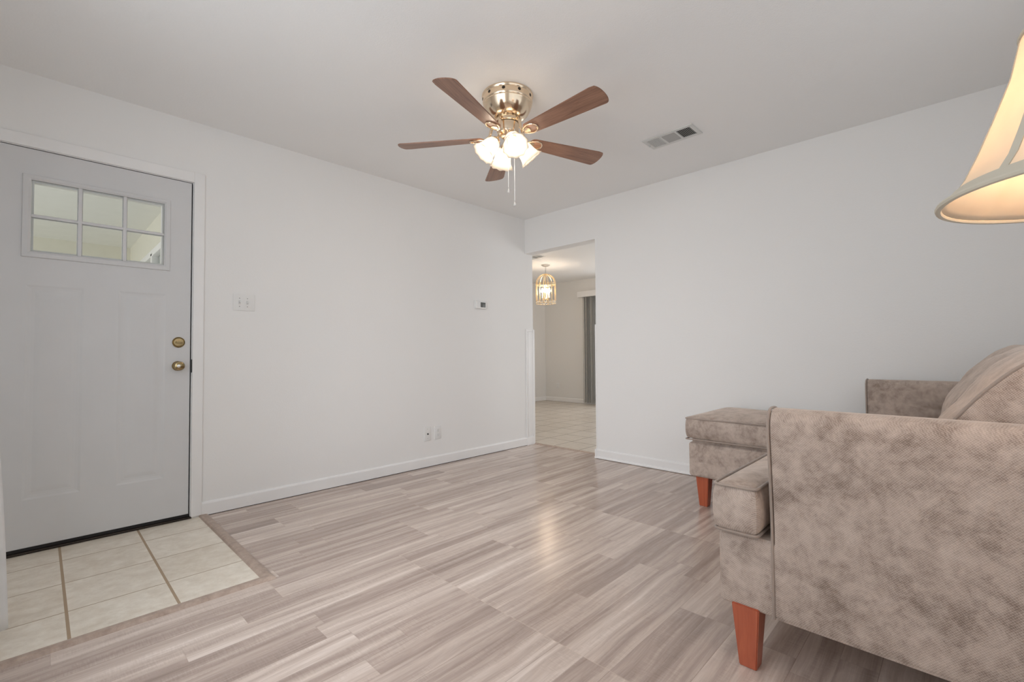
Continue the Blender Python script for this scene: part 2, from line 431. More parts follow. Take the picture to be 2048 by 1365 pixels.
# dining room shell
DN, DE, DS = 2.93, 3.80, -2.6
struct('floor_dining', MB().box(0.125, DE, DS, DN, -0.05, 0.0), 'dining_tile', smooth=False)
struct('ceiling_dining', MB().box(WT, DE+WT, DS, DN+WT, H, H+0.1), 'ceiling_paint', smooth=False)
struct('wall_dining_north', MB().box(WT, DE+WT, DN, DN+WT, 0, H), 'dining_paint', smooth=False)
mb = MB(); dy0, dy1, dzt = -0.1, 1.6, 2.0
mb.box(DE, DE+WT, dy1, DN, 0, H); mb.box(DE, DE+WT, DS, dy0, 0, H); mb.box(DE, DE+WT, dy0, dy1, dzt, H)
struct('wall_dining_east', mb, 'dining_paint', smooth=False)
struct('wall_dining_west', MB().box(0.0, WT, WT, DN+WT, 0, H), 'dining_paint', smooth=False)
mb = MB(); mb.box(WT, 1.1, DS-WT, DS, 0, H); mb.box(2.9, DE+WT, DS-WT, DS, 0, H); mb.box(1.1, 2.9, DS-WT, DS, 0, 0.8); mb.box(1.1, 2.9, DS-WT, DS, 2.0, H)
struct('wall_dining_south', mb, 'dining_paint', smooth=False)
window_frame('added_window_dining', 'y', DS-0.09, 1.1, 2.9, 0.8, 2.0, 1)  # unseen window, added as an opening for the dining fill
g = sgroup('door_2')
mb = MB()
for a, b in ((dy0, dy0+0.06), (dy1-0.06, dy1), ((dy0+dy1)/2-0.04, (dy0+dy1)/2+0.04)): mb.box(DE+0.03, DE+0.08, a, b, 0.03, dzt, 0.004)
mb.box(DE+0.03, DE+0.08, dy0, dy1, 0, 0.05, 0.004); mb.box(DE+0.03, DE+0.08, dy0, dy1, dzt-0.06, dzt, 0.004)
mb.done('door_frame', 'trim_white', g, kind='structure')

# baseboards
def baseboard(name, pts, nrm, shoe=False, mat='trim_white', h=0.085):
    # straight run from pts[0] to pts[1]; nrm points into the room
    a, b = Vector(pts[0]), Vector(pts[1]); d = (b-a); L = d.length; d.normalize(); n = Vector(nrm)
    prof = [(0, 0.004), (0.012, 0.004), (0.012, h-0.012), (0.009, h-0.004), (0.004, h), (0, h)]
    if shoe: prof = [(0, 0.004), (0.024, 0.004), (0.023, 0.012), (0.017, 0.020), (0.012, 0.022), (0.012, h-0.012), (0.009, h-0.004), (0.004, h), (0, h)]
    mb = MB(); V = []
    for e in (a, b):
        for o, z in prof: V.append(e + n*o + Vector((0, 0, z)))
    m = len(prof); F = [(i, (i+1) % m, (i+1) % m+m, i+m) for i in range(m)] + [tuple(range(m)), tuple(range(m, 2*m))]
    mb.tri(V, F); return struct(name, mb, mat, smooth=False)
baseboard('baseboard_front', ((-2.962, 0, 0), (0.0, 0, 0)), (0, -1, 0))
baseboard('baseboard_right', ((0, -0.885, 0), (0, YB, 0)), (-1, 0, 0), True)
baseboard('baseboard_dining_east', ((DE, 1.95, 0), (DE, DN, 0)), (-1, 0, 0))
baseboard('baseboard_dining_north', ((WT, DN, 0), (DE, DN, 0)), (0, -1, 0))
# dark strip painted in for the shaded gap between baseboard and floor
mb = MB(); mb.box(-2.93, 0.11, -0.011, 0.0, 0.0, 0.004); struct('gap_shade_strip', mb, 'gap_shade', smooth=False)
# doorway jamb boards up to 1.25 m: left one carries a recessed strip
g = sgroup('trim_2')
mb = MB(); mb.box(0.0, 0.128, -0.016, 0.0, 0.0, 0.085, 0.002); mb.box(0.012, 0.128, -0.006, 0, 0.085, 1.247, 0.002)
mb.box(0.104, 0.130, -0.016, 0.0, 0.085, 1.247, 0.003); mb.box(0.012, 0.10, -0.012, 0, 1.225, 1.247, 0.003)
mb.box(0.036, 0.104, -0.011, 0.0, 0.10, 1.222, 0.003)
mb.done('jamb_board', 'trim_white', g, kind='structure')
mb = MB(); mb.box(0.0, 0.013, -0.015, 0.0, 0.085, 1.249, 0.004); mb.done('bead', 'trim_white', g, kind='structure')
mb = MB(); mb.box(-0.004, 0.124, -0.905, -0.893, 0.0, 1.256, 0.003)
mb.box(-0.022, 0.124, -0.905, -0.888, 0.0, 0.085, 0.003); struct('trim_3', mb, 'trim_white')
# threshold strips
def mold(name, pts, w=0.05, h=0.011):
    mb = MB()
    for (x0, x1, y0, y1) in pts:
        mb.box(x0, x1, y0, y1, -0.001, h, 0.0)
    return mb
mb = MB()
def ridge(ax, a0, a1, c0, c1, h=0.012):
    # rounded strip running along an axis
    prof = [(c0, 0.0), (c0+0.006, h*0.7), (c0+0.016, h), (c1-0.016, h), (c1-0.006, h*0.7), (c1, 0.0)]
    V = []
    for s_, e in ((0, a0), (1, a1)):
        for c, z in prof:
            V.append((c, e(c), z) if ax == 'y' else (e(c), c, z))
    m = len(prof); F = [(i, i+1, i+1+m, i+m) for i in range(m-1)] + [(m-1, 0, m, 2*m-1), tuple(range(m)), tuple(range(m, 2*m))]
    mb.tri(V, F)
# mitred at outer corner (-2.925,-1.185) / inner (-2.975,-1.135)
ridge('y', lambda c: -0.0, lambda c: -1.135 - (c+2.975), -2.975, -2.925)
struct('trim_4', mb, 'laminate_molding', smooth=False)
mb = MB(); ridge('x', lambda c: XL, lambda c: -2.975 - (c+1.135), -1.185, -1.135)
struct('trim_5', mb, 'laminate_molding', smooth=False)
mb = MB(); ridge('y', lambda c: -0.004, lambda c: -0.89, 0.115, 0.160, 0.010)
struct('trim_6', mb, 'laminate_molding', smooth=False)

# ------------------------------------------------------------------ entry door
door = sgroup('door_1'); door.location = (0, 0, 0)
SX0, SX1, SZ0, SZ1, SY = -3.945, -3.027, 0.030, 2.052, 0.004
def rect_loops(loops):
    # loops: list of (x0,x1,z0,z1,y); connects successive loops
    V = []; F = []
    for x0, x1, z0, z1, y in loops: V += [(x0, y, z0), (x1, y, z0), (x1, y, z1), (x0, y, z1)]
    for i in range(len(loops)-1):
        for k in range(4): F.append((4*i+k, 4*i+(k+1) % 4, 4*i+4+(k+1) % 4, 4*i+4+k))
    return V, F
holes = [(-3.715, -3.160, 1.523, 1.897), (-3.725, -3.510, 0.268, 1.354), (-3.365, -3.150, 0.268, 1.354)]
xs = sorted({SX0, SX1, *[h[0] for h in holes], *[h[1] for h in holes]}); zs = sorted({SZ0, SZ1, *[h[2] for h in holes], *[h[3] for h in holes]})
V, Fc = [], []
for i in range(len(xs)-1):
    for j in range(len(zs)-1):
        cx, cz = (xs[i]+xs[i+1])/2, (zs[j]+zs[j+1])/2
        if any(h[0] < cx < h[1] and h[2] < cz < h[3] for h in holes): continue
        n = len(V); V += [(xs[i], SY, zs[j]), (xs[i+1], SY, zs[j]), (xs[i+1], SY, zs[j+1]), (xs[i], SY, zs[j+1])]; Fc.append((n, n+1, n+2, n+3))
for h in holes[1:]:
    lp = [(h[0], h[1], h[2], h[3], SY)]
    for ins, dep in ((0.010, 0.0022), (0.022, 0.0032), (0.034, 0.0030), (0.050, 0.0006), (0.056, 0.0002)):
        lp.append((h[0]+ins, h[1]-ins, h[2]+ins, h[3]-ins, SY+dep))
    a, b = rect_loops(lp); n = len(V); V += a; Fc += [tuple(q+n for q in f) for f in b]
    m = len(V)-4; Fc.append((m, m+1, m+2, m+3))
h = holes[0]; a, b = rect_loops([(h[0], h[1], h[2], h[3], SY), (h[0], h[1], h[2], h[3], SY+0.044)]); n = len(V); V += a; Fc += [tuple(q+n for q in f) for f in b]
mb = MB(); mb.tri(V, Fc)
mb.box(SX0, h[0], SY+0.02, SY+0.044, SZ0, SZ1); mb.box(h[1], SX1, SY+0.02, SY+0.044, SZ0, SZ1)
mb.box(h[0], h[1], SY+0.02, SY+0.044, SZ0, h[2]); mb.box(h[0], h[1], SY+0.02, SY+0.044, h[3], SZ1)
for (x0, x1, z0, z1) in ((SX0, SX0+0.001, SZ0, SZ1), (SX1-0.001, SX1, SZ0, SZ1)): mb.box(x0, x1, SY, SY+0.044, z0, z1)
mb.box(SX0, SX1, SY, SY+0.044, SZ0, SZ0+0.001)
mb.done('door_panel', 'door_white', door, smooth=False, kind='structure')
# window lite frame
lp = [(-3.745, -3.132, 1.495, 1.920, SY), (-3.742, -3.135, 1.498, 1.917, SY-0.008), (-3.722, -3.154, 1.517, 1.903, SY-0.010),
      (-3.712, -3.163, 1.526, 1.894, SY-0.004), (-3.712, -3.163, 1.526, 1.894, SY+0.030)]
V, Fc = rect_loops(lp); mb = MB(); mb.tri(V, Fc)
mb.done('window_frame', 'door_white', door, smooth=False, kind='structure')
mb = MB()
for x in (-3.529, -3.343): mb.box(x-0.0085, x+0.0085, SY-0.004, SY+0.005, 1.526, 1.894, 0.004)
mb.box(-3.712, -3.163, SY-0.003, SY+0.0055, 1.702, 1.717, 0.003)
mb.done('muntin', 'door_white', door, kind='structure')
mb = MB()
for x in (-3.529, -3.343): mb.box(x-0.0115, x+0.0115, SY+0.010, SY+0.018, 1.536, 1.884, 0.001)
mb.box(-3.702, -3.173, SY+0.0105, SY+0.0175, 1.6985, 1.7205, 0.001)
mb.done('muntin_lit_edge', 'trim_white', door, kind='structure')  # added wider white layer imitates muntin edges lit from outdoors
mb = MB(); mb.box(-3.714, -3.161, SY+0.006, SY+0.009, 1.524, 1.896)
mb.done('glass_pane', 'window_glass', door, smooth=False, kind='structure')
# white spacer seen behind the pane, whiter than the door to imitate outdoor light
V, Fc = rect_loops([(-3.711, -3.164, 1.527, 1.893, SY+0.010), (-3.702, -3.173, 1.536, 1.884, SY+0.010), (-3.702, -3.173, 1.536, 1.884, SY+0.024), (-3.702, -3.173, 1.536, 1.884, SY+0.044)])
mb = MB(); mb.tri(V, Fc); mb.done('glazing_bead', 'trim_white', door, smooth=False, kind='structure')
# deadbolt and knob
def hardware(name, x, z, knob):
    e = MB(); R = Matrix.Translation((x, SY, z)) @ rot_to((0, -1, 0))
    if not knob:
        e.lathe([(0, 0), (0.032, 0), (0.032, 0.004), (0.029, 0.007), (0.027, 0.006), (0.024, 0.010), (0.0, 0.012)], 40, R)
    else:
        e.lathe([(0, 0), (0.029, 0), (0.029, 0.003), (0.026, 0.007), (0.014, 0.012), (0.0115, 0.022), (0.013, 0.030), (0.021, 0.036), (0.0265, 0.044), (0.0275, 0.052), (0.024, 0.060), (0.014, 0.064), (0, 0.065)], 40, R)
    o = e.done(name, 'antique_brass', door)
    if not knob:
        e = MB(); e.box(x-0.017, x+0.017, SY-0.030, SY-0.013, z-0.006, z+0.006, 0.004, 3); e.done('thumb_turn', 'antique_brass', o)
    else:
        e = MB(); e.lathe([(0, 0), (0.009, 0), (0.009, 0.002), (0, 0.003)], 24, Matrix.Translation((x-0.006, SY-0.0645, z)) @ rot_to((0, -1, 0)))
        e.box(x-0.012, x+0.0, SY-0.071, SY-0.066, z-0.0015, z+0.0015, 0.001); e.done('lock_button', 'steel', o)
    return o
hardware('deadbolt', -3.086, 1.069, False); hardware('door_knob', -3.089, 0.927, True)
mb = MB(); mb.box(-3.022, -3.012, -0.004, 0.006, 0.885, 0.965, 0.003); mb.done('strike_plate', 'black_rubber', door)
# weather strip / sweep / threshold
mb = MB(); mb.box(SX0, SX1+0.002, SY+0.002, SY+0.038, 0.014, 0.029); mb.done('door_sweep', 'black_rubber', door, smooth=False, kind='structure')
mb = MB(); mb.box(DX0, DX1, -0.008, 0.115, 0.0, 0.013, 0.004); mb.done('threshold', 'dark_bronze', door, kind='structure')
mb = MB(); mb.box(SX1, DX1+0.0, 0.030, 0.10, 0.0, SZ1+0.004); mb.box(DX0, SX0, 0.03, 0.10, 0, SZ1+0.004); mb.box(DX0, DX1, 0.03, 0.10, SZ1, DZ)
mb.done('weather_strip', 'black_rubber', door, smooth=False, kind='structure')
# jamb and casing
mb = MB(); mb.box(-3.021, DX1, 0.0, 0.03, 0, SZ1+0.006, 0.001); mb.box(DX0, DX0+0.006, 0.0, 0.03, 0, SZ1+0.006); mb.box(DX0, DX1, 0, 0.03, SZ1+0.004, DZ, 0.001)
mb.done('door_jamb', 'trim_white', door, kind='structure')
def casing(name, a, b, ax):
    mb = MB()
    if ax == 'v': mb.box(a[0], b[0], -0.013, 0.0, a[1], b[1], 0.004, 3)
    else: mb.box(a[0], b[0], -0.013, 0.0, a[1], b[1], 0.004, 3)
    return mb
mb = MB(); mb.box(-3.018, -2.961, -0.014, 0.0, 0.010, 2.12, 0.004, 3); mb.box(-4.0, -3.95, -0.014, 0, 0.010, 2.12, 0.004, 3); mb.box(-4.0, -3.0175, -0.0138, 0, 2.058, 2.12, 0.004, 3)
mb.done('door_casing', 'trim_white', door, kind='structure')

# ------------------------------------------------------------------ porch outside
struct('floor_porch', MB().box(-9, -2.8, WT, 9, -0.2, -0.12), 'concrete', smooth=False)
struct('ceiling_porch', MB().box(-7, -2.8, WT, 4.9, 2.50, 2.6), 'porch_ceiling', smooth=False)
struct('wall_porch_back', MB().box(-5.2, -2.8, 4.9, 5.05, -0.12, 2.6), 'porch_cream', smooth=False)
mb = MB(); py0, py1, pz0, pz1 = 2.05, 4.5, 0.9, 2.13
mb.box(-2.8, -2.68, WT, py0, -0.12, 2.6); mb.box(-2.8, -2.68, py1, 5.0, -0.12, 2.6)
mb.box(-2.8, -2.68, py0, py1, -0.12, pz0); mb.box(-2.8, -2.68, py0, py1, pz1, 2.6)
struct('wall_porch_side', mb, 'porch_cream', smooth=False)
g = sgroup('window_3')
mb = MB(); f = 0.035
for a, b, c, d in ((py0-f, py1+f, pz1-f, pz1+f), (py0, py1, pz0-f, pz0+f), (py0-f, py0+f, pz0, pz1), (py1-f, py1+f, pz0, pz1), (2.99, 3.09, pz0, pz1)):
    mb.box(-2.82, -2.76, a, b, c, d, 0.006)
mb.done('window_frame', 'trim_white', g, kind='structure')
mb = MB(); mb.box(-2.76, -2.75, py0, py1, pz0, pz1); mb.done('window_pane', 'pane_grey', g, smooth=False, kind='structure')

# ------------------------------------------------------------------ wall plates and devices
def plate(x0, x1, z0, z1, y=0.0):
    return MB().box(x0, x1, y-0.006, y, z0, z1, 0.003, 2)
sw = thing('light_switch', 'white double toggle light switch plate on the wall beside the entry door', 'light switch', (-2.735, 0, 1.335))
plate(-2.799, -2.672, 1.281, 1.390).done('wall_plate', 'plastic_white', sw)
for x in (-2.762, -2.716):
    mb = MB(); mb.box(x-0.006, x+0.006, -0.0065, -0.005, 1.322, 1.348, 0.0005); fr = mb.done('toggle_slot', 'vent_white', sw)
    mb = MB(); mb.box(x-0.004, x+0.004, -0.017, -0.005, 1.333, 1.344, 0.0015); mb.done('toggle', 'plastic_white', fr)
    for z in (1.308, 1.362):
        mb = MB(); mb.lathe([(0, 0), (0.0032, 0), (0.0026, 0.0012), (0, 0.0015)], 16, Matrix.Translation((x, -0.006, z)) @ rot_to((0, -1, 0))); mb.done('screw', 'plastic_grey', sw)
th = thing('thermostat', 'small white wall thermostat with a grey screen near the doorway', 'thermostat', (-0.66, 0, 1.465))
MB().box(-0.733, -0.590, -0.012, 0.0, 1.424, 1.506, 0.004, 2).done('wall_plate', 'plastic_white', th)
MB().box(-0.728, -0.594, -0.028, -0.010, 1.428, 1.503, 0.007, 3).done('housing', 'plastic_white', th)
MB().box(-0.672, -0.609, -0.0295, -0.027, 1.441, 1.489, 0.002, 2).done('screen', 'screen_grey', th)
for z in (1.452, 1.478): MB().box(-0.707, -0.690, -0.0295, -0.027, z-0.006, z+0.006, 0.001).done('button', 'plastic_white', th)
o1 = thing('cable_jack', 'white wall plate with a dark cable socket low on the wall, left of its neighbour', 'wall socket', (-1.284, 0, 0.287))
plate(-1.319, -1.249, 0.228, 0.349).done('wall_plate', 'plastic_white', o1)
MB().lathe([(0, 0), (0.0075, 0), (0.0075, 0.003), (0.005, 0.003), (0.005, 0.011), (0.0035, 0.011), (0.0035, 0.004), (0, 0.004)], 24, Matrix.Translation((-1.283, -0.006, 0.287)) @ rot_to((0, -1, 0))).done('socket', 'screen_grey', o1)
for z in (0.329, 0.247): MB().lathe([(0, 0), (0.003, 0), (0, 0.001)], 14, Matrix.Translation((-1.284, -0.006, z)) @ rot_to((0, -1, 0))).done('screw', 'plastic_grey', o1)
def outlet(label, x, y, z, nrm):
    t = thing('power_outlet', label, 'power outlet', (x, y, z))
    R = Matrix.Translation((x, y, z)) @ Matrix(((nrm[1], 0, nrm[0], 0), (-nrm[0], 0, nrm[1], 0), (0, 1, 0, 0), (0, 0, 0, 1)))
    # local: x across, y up, z out of wall
    def b(x0, x1, y0, y1, z0, z1, bev): 
        q = MB().box(x0, x1, y0, y1, z0, z1, bev, 2); bmesh.ops.transform(q.bm, matrix=R, verts=q.bm.verts); bmesh.ops.recalc_face_normals(q.bm, faces=q.bm.faces); return q
    b(-0.035, 0.035, -0.0575, 0.0575, 0, 0.006, 0.003).done('wall_plate', 'plastic_white', t)
    for s in (-0.020, 0.020):
        f = b(-0.016, 0.016, s-0.014, s+0.014, 0.005, 0.0085, 0.004).done('socket_face', 'plastic_white', t)
        q = b(-0.008, -0.005, s-0.002, s+0.008, 0.008, 0.009, 0.0); q2 = b(0.005, 0.008, s-0.002, s+0.007, 0.008, 0.009, 0.0); q3 = b(-0.003, 0.003, s-0.010, s-0.005, 0.008, 0.009, 0)
        me = bpy.data.meshes.new('x'); q2.bm.to_mesh(me); q.bm.from_mesh(me); me2 = bpy.data.meshes.new('x'); q3.bm.to_mesh(me2); q.bm.from_mesh(me2); q2.bm.free(); q3.bm.free()
        bpy.data.meshes.remove(me); bpy.data.meshes.remove(me2)
        q.done('slots', 'plastic_grey', f, smooth=False)
    return t
outlet('white duplex power outlet low on the wall, right of the cable socket plate', -1.173, 0.0, 0.287, (0, -1))
outlet('small white power outlet on the far dining room wall seen through the doorway', DE, 2.60, 0.32, (-1, 0))

# ceiling register
def register(label, x0, x1, y0, y1, name='air_vent', rotl=False):
    t = thing(name, label, 'air vent', ((x0+x1)/2, (y0+y1)/2, H))
    mb = MB(); z1, z0 = H, H-0.006
    bw = 0.026; L = (y1-y0-2*bw); n = 3; gap = 0.014
    secs = []; s = y0+bw
    wsec = (L-gap*(n-1))/n
    for i in range(n): secs.append((s, s+wsec)); s += wsec+gap
    mb.box(x0, x0+bw, y0, y1, z0, z1, 0.0015); mb.box(x1-bw, x1, y0, y1, z0, z1, 0.0015)
    mb.box(x0+bw, x1-bw, y0, y0+bw, z0, z1, 0.0015); mb.box(x0+bw, x1-bw, y1-bw, y1, z0, z1, 0.0015)
    for a, b in zip(secs, secs[1:]): mb.box(x0+bw, x1-bw, a[1], b[0], z0, z1, 0.0015)
    mb.done('frame', 'vent_white', t)
    MB().box(x0+bw*0.6, x1-bw*0.6, y0+bw*0.6, y1-bw*0.6, H-0.0012, H-0.0004).done('duct_shade_sheet', 'vent_dark', t, smooth=False)  # dark sheet stands in for the shade inside the duct
    for i, (a, b) in enumerate(secs):
        if i == 1:
            m = 6
            for k in range(m):
                x = x0+bw + (x1-x0-2*bw)*(k+0.5)/m
                q = MB().box(-0.0075, 0.0075, a+0.001, b-0.001, -0.0005, 0.0005); bmesh.ops.transform(q.bm, matrix=Matrix.Translation((x, 0, H-0.0045)) @ Matrix.Rotation(0.25, 4, 'Y'), verts=q.bm.verts)
                q.done('louver', 'plastic_grey', t, smooth=False)
        else:
            m = 8; tilt = 0.8 if i == 0 else -0.75
            for k in range(m):
                y = a + (b-a)*(k+0.5)/m
                q = MB().box(x0+bw, x1-bw, -0.0036, 0.0036, -0.0005, 0.0005); bmesh.ops.transform(q.bm, matrix=Matrix.Translation((0, y, H-0.005)) @ Matrix.Rotation(tilt, 4, 'X'), verts=q.bm.verts)
                q.done('louver', 'vent_white', t, smooth=False)
    return t
vt = register('white three section air vent in the living room ceiling right of the fan', -0.800, -0.625, -2.183, -1.835)
q = MB().box(-0.715, -0.700, -1.850, -1.842, H-0.016, H-0.005, 0.002); q.done('lever', 'vent_white', vt)
register('small white air vent in the dining room ceiling by the cage pendant', 1.46, 1.62, 1.06, 1.34)

# ------------------------------------------------------------------ curtain at left
def curtain():
    mb = MB(); V = []; Fc = []; nu, nv = 90, 40
    for j in range(nv+1):
        z = 0.035 + (2.18-0.035)*j/nv; f = max(0.0, 1-z/2.2)
        for i in range(nu+1):
            u = i/nu
            y = -0.955 - 0.62*u
            lead = math.exp(-(u/0.10)**2)
            xb = -3.955 + 0.075*f
            x = xb + lead*(0.078+0.034*f**0.8) + 0.030*(0.6+0.5*f)*math.sin(u*2*PI*6.5+1.2) + 0.006*math.sin(9*u+3*z)
            y += 0.012*math.sin(3.1*z+11*u)
            if i == 0: x -= 0.012*(1-f)
            V.append((x, y, z))
    for j in range(nv):
        for i in range(nu):
            a = j*(nu+1)+i; Fc.append((a, a+1, a+nu+2, a+nu+1))
    mb.tri(V, Fc)
    return mb
cu = thing('curtain', 'white gathered curtain hanging at the left edge by the entry tiles', 'curtain', (-3.9, -1.2, 0))
o = curtain().done('drape', 'curtain_sheer', cu, angle=80)
md = o.modifiers.new('thick', 'SOLIDIFY'); md.thickness = 0.003
V = [tuple(v.co) for v in o.data.vertices if v.co.z < 0.10]
q = MB(); q.tube([(-3.93, -0.92, 2.2), (-3.93, -3.15, 2.2)], 0.012, 12); q.done('curtain_rod', 'trim_white', cu)
for y in (-0.95, -3.1):
    MB().box(-4.045, -3.93, y-0.008, y+0.008, 2.192, 2.208).done('rod_bracket', 'trim_white', cu)

# ------------------------------------------------------------------ sofa
def profile_extrude(prof, y0, y1, ny=1, cap_bev=0.0):
    """prof: closed list of (x,z); extruded along y"""
    b = bmesh.new(); rings = []
    n = len(prof)
    ys = [y0 + (y1-y0)*i/ny for i in range(ny+1)]
    for y in ys: rings.append([b.verts.new((x, y, z)) for x, z in prof])
    for A, B in zip(rings, rings[1:]):
        for i in range(n): b.faces.new((A[i], A[(i+1) % n], B[(i+1) % n], B[i]))
    f0 = b.faces.new(rings[0][::-1]); f1 = b.faces.new(rings[-1])
    bmesh.ops.recalc_face_normals(b, faces=b.faces)
    if cap_bev: bmesh.ops.bevel(b, geom=list(f0.edges)+list(f1.edges), offset=cap_bev, segments=3, affect='EDGES')
    m = MB(); m.merge(b); return m
def grid_cushion(xs_, ys_, inside, z0, z1, crown=0.02, bulge=0.012, seed=0, sag=None):
    """rectilinear plan cushion; inside(cx,cy) tells which cells are filled"""
    b = bmesh.new(); nx, ny = len(xs_), len(ys_)
    cell = [[inside((xs_[i]+xs_[i+1])/2, (ys_[j]+ys_[j+1])/2) for j in range(ny-1)] for i in range(nx-1)]
    # boundary segments for distance
    segs = []
    def filled(i, j): return 0 <= i < nx-1 and 0 <= j < ny-1 and cell[i][j]
    for i in range(nx-1):
        for j in range(ny-1):
            if not cell[i][j]: continue
            x0, x1, y0, y1 = xs_[i], xs_[i+1], ys_[j], ys_[j+1]
            if not filled(i-1, j): segs.append(((i, j), (i, j+1), (-1, 0)))
            if not filled(i+1, j): segs.append(((i+1, j), (i+1, j+1), (1, 0)))
            if not filled(i, j-1): segs.append(((i, j), (i+1, j), (0, -1)))
            if not filled(i, j+1): segs.append(((i, j+1), (i+1, j+1), (0, 1)))
    P = lambda ij: Vector((xs_[ij[0]], ys_[ij[1]]))
    def dist(p):
        best = 9
        for a, c, n_ in segs:
            A, B = P(a), P(c); d = B-A; t_ = max(0, min(1, (p-A).dot(d)/d.length_squared)); best = min(best, (p-A-d*t_).length)
        return best
    nrm = {}
    for a, c, n_ in segs:
        for q in (a, c): nrm[q] = nrm.get(q, Vector((0, 0))) + Vector(n_)
    for q in nrm:
        v_ = nrm[q]; nrm[q] = Vector((max(-1, min(1, v_.x)), max(-1, min(1, v_.y))))
        # corners pull in slightly
        if abs(nrm[q].x) > 0.5 and abs(nrm[q].y) > 0.5: nrm[q] *= 0.35
    T, Bm = {}, {}
    def g(i, j, top):
        D = T if top else Bm
        if (i, j) not in D:
            p = Vector((xs_[i], ys_[j])); d = dist(p)
            f = 1-math.exp(-d/0.07)
            w_ = noise.noise(Vector((p.x*4, p.y*4, seed)))*0.006*f
            z = (z1 + crown*f + w_) if top else (z0 - crown*0.25*f)
            if sag: z += sag(p.x, p.y) if top else sag(p.x, p.y)
            D[(i, j)] = b.verts.new((p.x, p.y, z))
        return D[(i, j)]
    for i in range(nx-1):
        for j in range(ny-1):
            if cell[i][j]:
                b.faces.new((g(i, j, 1), g(i+1, j, 1), g(i+1, j+1, 1), g(i, j+1, 1)))
                b.faces.new((g(i, j, 0), g(i, j+1, 0), g(i+1, j+1, 0), g(i+1, j, 0)))
    S = {}; lv = 5
    def side(q, k):
        if k == 0: return g(q[0], q[1], 0)
        if k == lv: return g(q[0], q[1], 1)
        if (q, k) not in S:
            t_ = k/lv; A, B = g(q[0], q[1], 0).co, g(q[0], q[1], 1).co
            n_ = nrm[q]; p = A.lerp(B, t_) + Vector((n_.x, n_.y, 0))*bulge*math.sin(PI*t_)**0.7
            w_ = noise.noise(Vector((p.x*9, p.y*9, p.z*9+seed)))*0.003
            p += Vector((n_.x, n_.y, 0))*w_
            S[(q, k)] = b.verts.new(p)
        return S[(q, k)]
    for a, c, n_ in segs:
        for k in range(lv):
            try: b.faces.new((side(a, k), side(c, k), side(c, k+1), side(a, k+1)))
            except ValueError: pass
    bmesh.ops.recalc_face_normals(b, faces=b.faces)
    m = MB(); m.merge(b); return m
def lin(a, b, n): return [a+(b-a)*i/n for i in range(n+1)]
def rpath(pts, z, r=0.02, n=4):
    """rounded rectilinear closed path"""
    out = []; m = len(pts)
    for i in range(m):
        p0, p1, p2 = Vector(pts[i-1]), Vector(pts[i]), Vector(pts[(i+1) % m])
        a = (p0-p1).normalized(); c = (p2-p1).normalized()
        s, e = p1+a*r, p1+c*r
        for k in range(n+1):
            t_ = k/n; q = s.lerp(p1, t_).lerp(p1.lerp(e, t_), t_)
            out.append((q.x, q.y, z(q.x, q.y) if callable(z) else z))
        # straight samples
        nxt = Vector(pts[(i+1) % m]) + (p1-Vector(pts[(i+1) % m])).normalized()*r
        L = (nxt-e).length; ns = max(1, int(L/0.06))
        for k in range(1, ns): q = e.lerp(nxt, k/ns); out.append((q.x, q.y, z(q.x, q.y) if callable(z) else z))
    return out
def leg(parent, cx, cy, ztop=0.195):
    V = []
    for z, s in ((0.0, 0.0255), (ztop, 0.040)):
        V += [(cx-s, cy-s, z), (cx+s, cy-s, z), (cx+s, cy+s, z), (cx-s, cy+s, z)]
    b = bmesh.new(); vs = [b.verts.new(v) for v in V]
    for f in ((0, 1, 2, 3), (4, 5, 6, 7), (0, 1, 5, 4), (1, 2, 6, 5), (2, 3, 7, 6), (3, 0, 4, 7)): b.faces.new([vs[i] for i in f])
    bmesh.ops.recalc_face_normals(b, faces=b.faces); bmesh.ops.bevel(b, geom=b.edges[:], offset=0.003, segments=2, affect='EDGES')
    m = MB(); m.merge(b); return m.done('leg', 'cherry_leg', parent)

sofa = thing('sofa', 'taupe brown velvet sofa with flared arms and tapered cherry wood legs', 'sofa', (-1.12, -3.25, 0))
BZ0, BZ1 = 0.185, 0.412
MB().box(-2.127, -0.093, -3.74, -2.797, BZ0, BZ1, 0.018, 3).done('base', 'velvet', sofa)
arm_prof = [(-2.122, BZ0-0.002), (-2.128, 0.22), (-2.128, 0.34), (-2.127, 0.46), (-2.132, 0.56), (-2.141, 0.66), (-2.147, 0.73), (-2.145, 0.775), (-2.134, 0.800), (-2.112, 0.811),
            (-2.080, 0.812), (-2.052, 0.806), (-2.036, 0.79), (-2.030, 0.76), (-2.030, 0.50), (-2.030, BZ0)]
def arm(mir=None, name='arm'):
    pr = [(x if mir is None else mir-x, z) for x, z in arm_prof]
    b = profile_extrude(pr, -3.74, -2.955, 8, 0.008)
    o = b.done(name, 'velvet', sofa, angle=50)
    path = [(x, -2.956, z) for x, z in [((pr[i][0]), pr[i][1]) for i in range(len(pr))]]
    pp = catmull([Vector(p) for p in path[:-1]], 4)
    MB().tube(pp, 0.0042, 8).done('piping', 'welt', o)
    return o
arm(); arm(-2.22)
# back frame
profile = [(-3.66, BZ0), (-3.60, 0.45), (-3.635, 0.78), (-3.65, 0.83), (-3.68, 0.845), (-3.72, 0.84), (-3.74, 0.81), (-3.74, BZ0)]
b = bmesh.new(); A = [b.verts.new((-2.03, y, z)) for y, z in profile]; B = [b.verts.new((-0.19, y, z)) for y, z in profile]; n = len(A)
for i in range(n): b.faces.new((A[i], A[(i+1) % n], B[(i+1) % n], B[i]))
b.faces.new(A[::-1]); b.faces.new(B); bmesh.ops.recalc_face_normals(b, faces=b.faces); bmesh.ops.bevel(b, geom=b.edges[:], offset=0.012, segments=2, affect='EDGES')
m = MB(); m.merge(b); m.done('sofa_back', 'velvet', sofa)
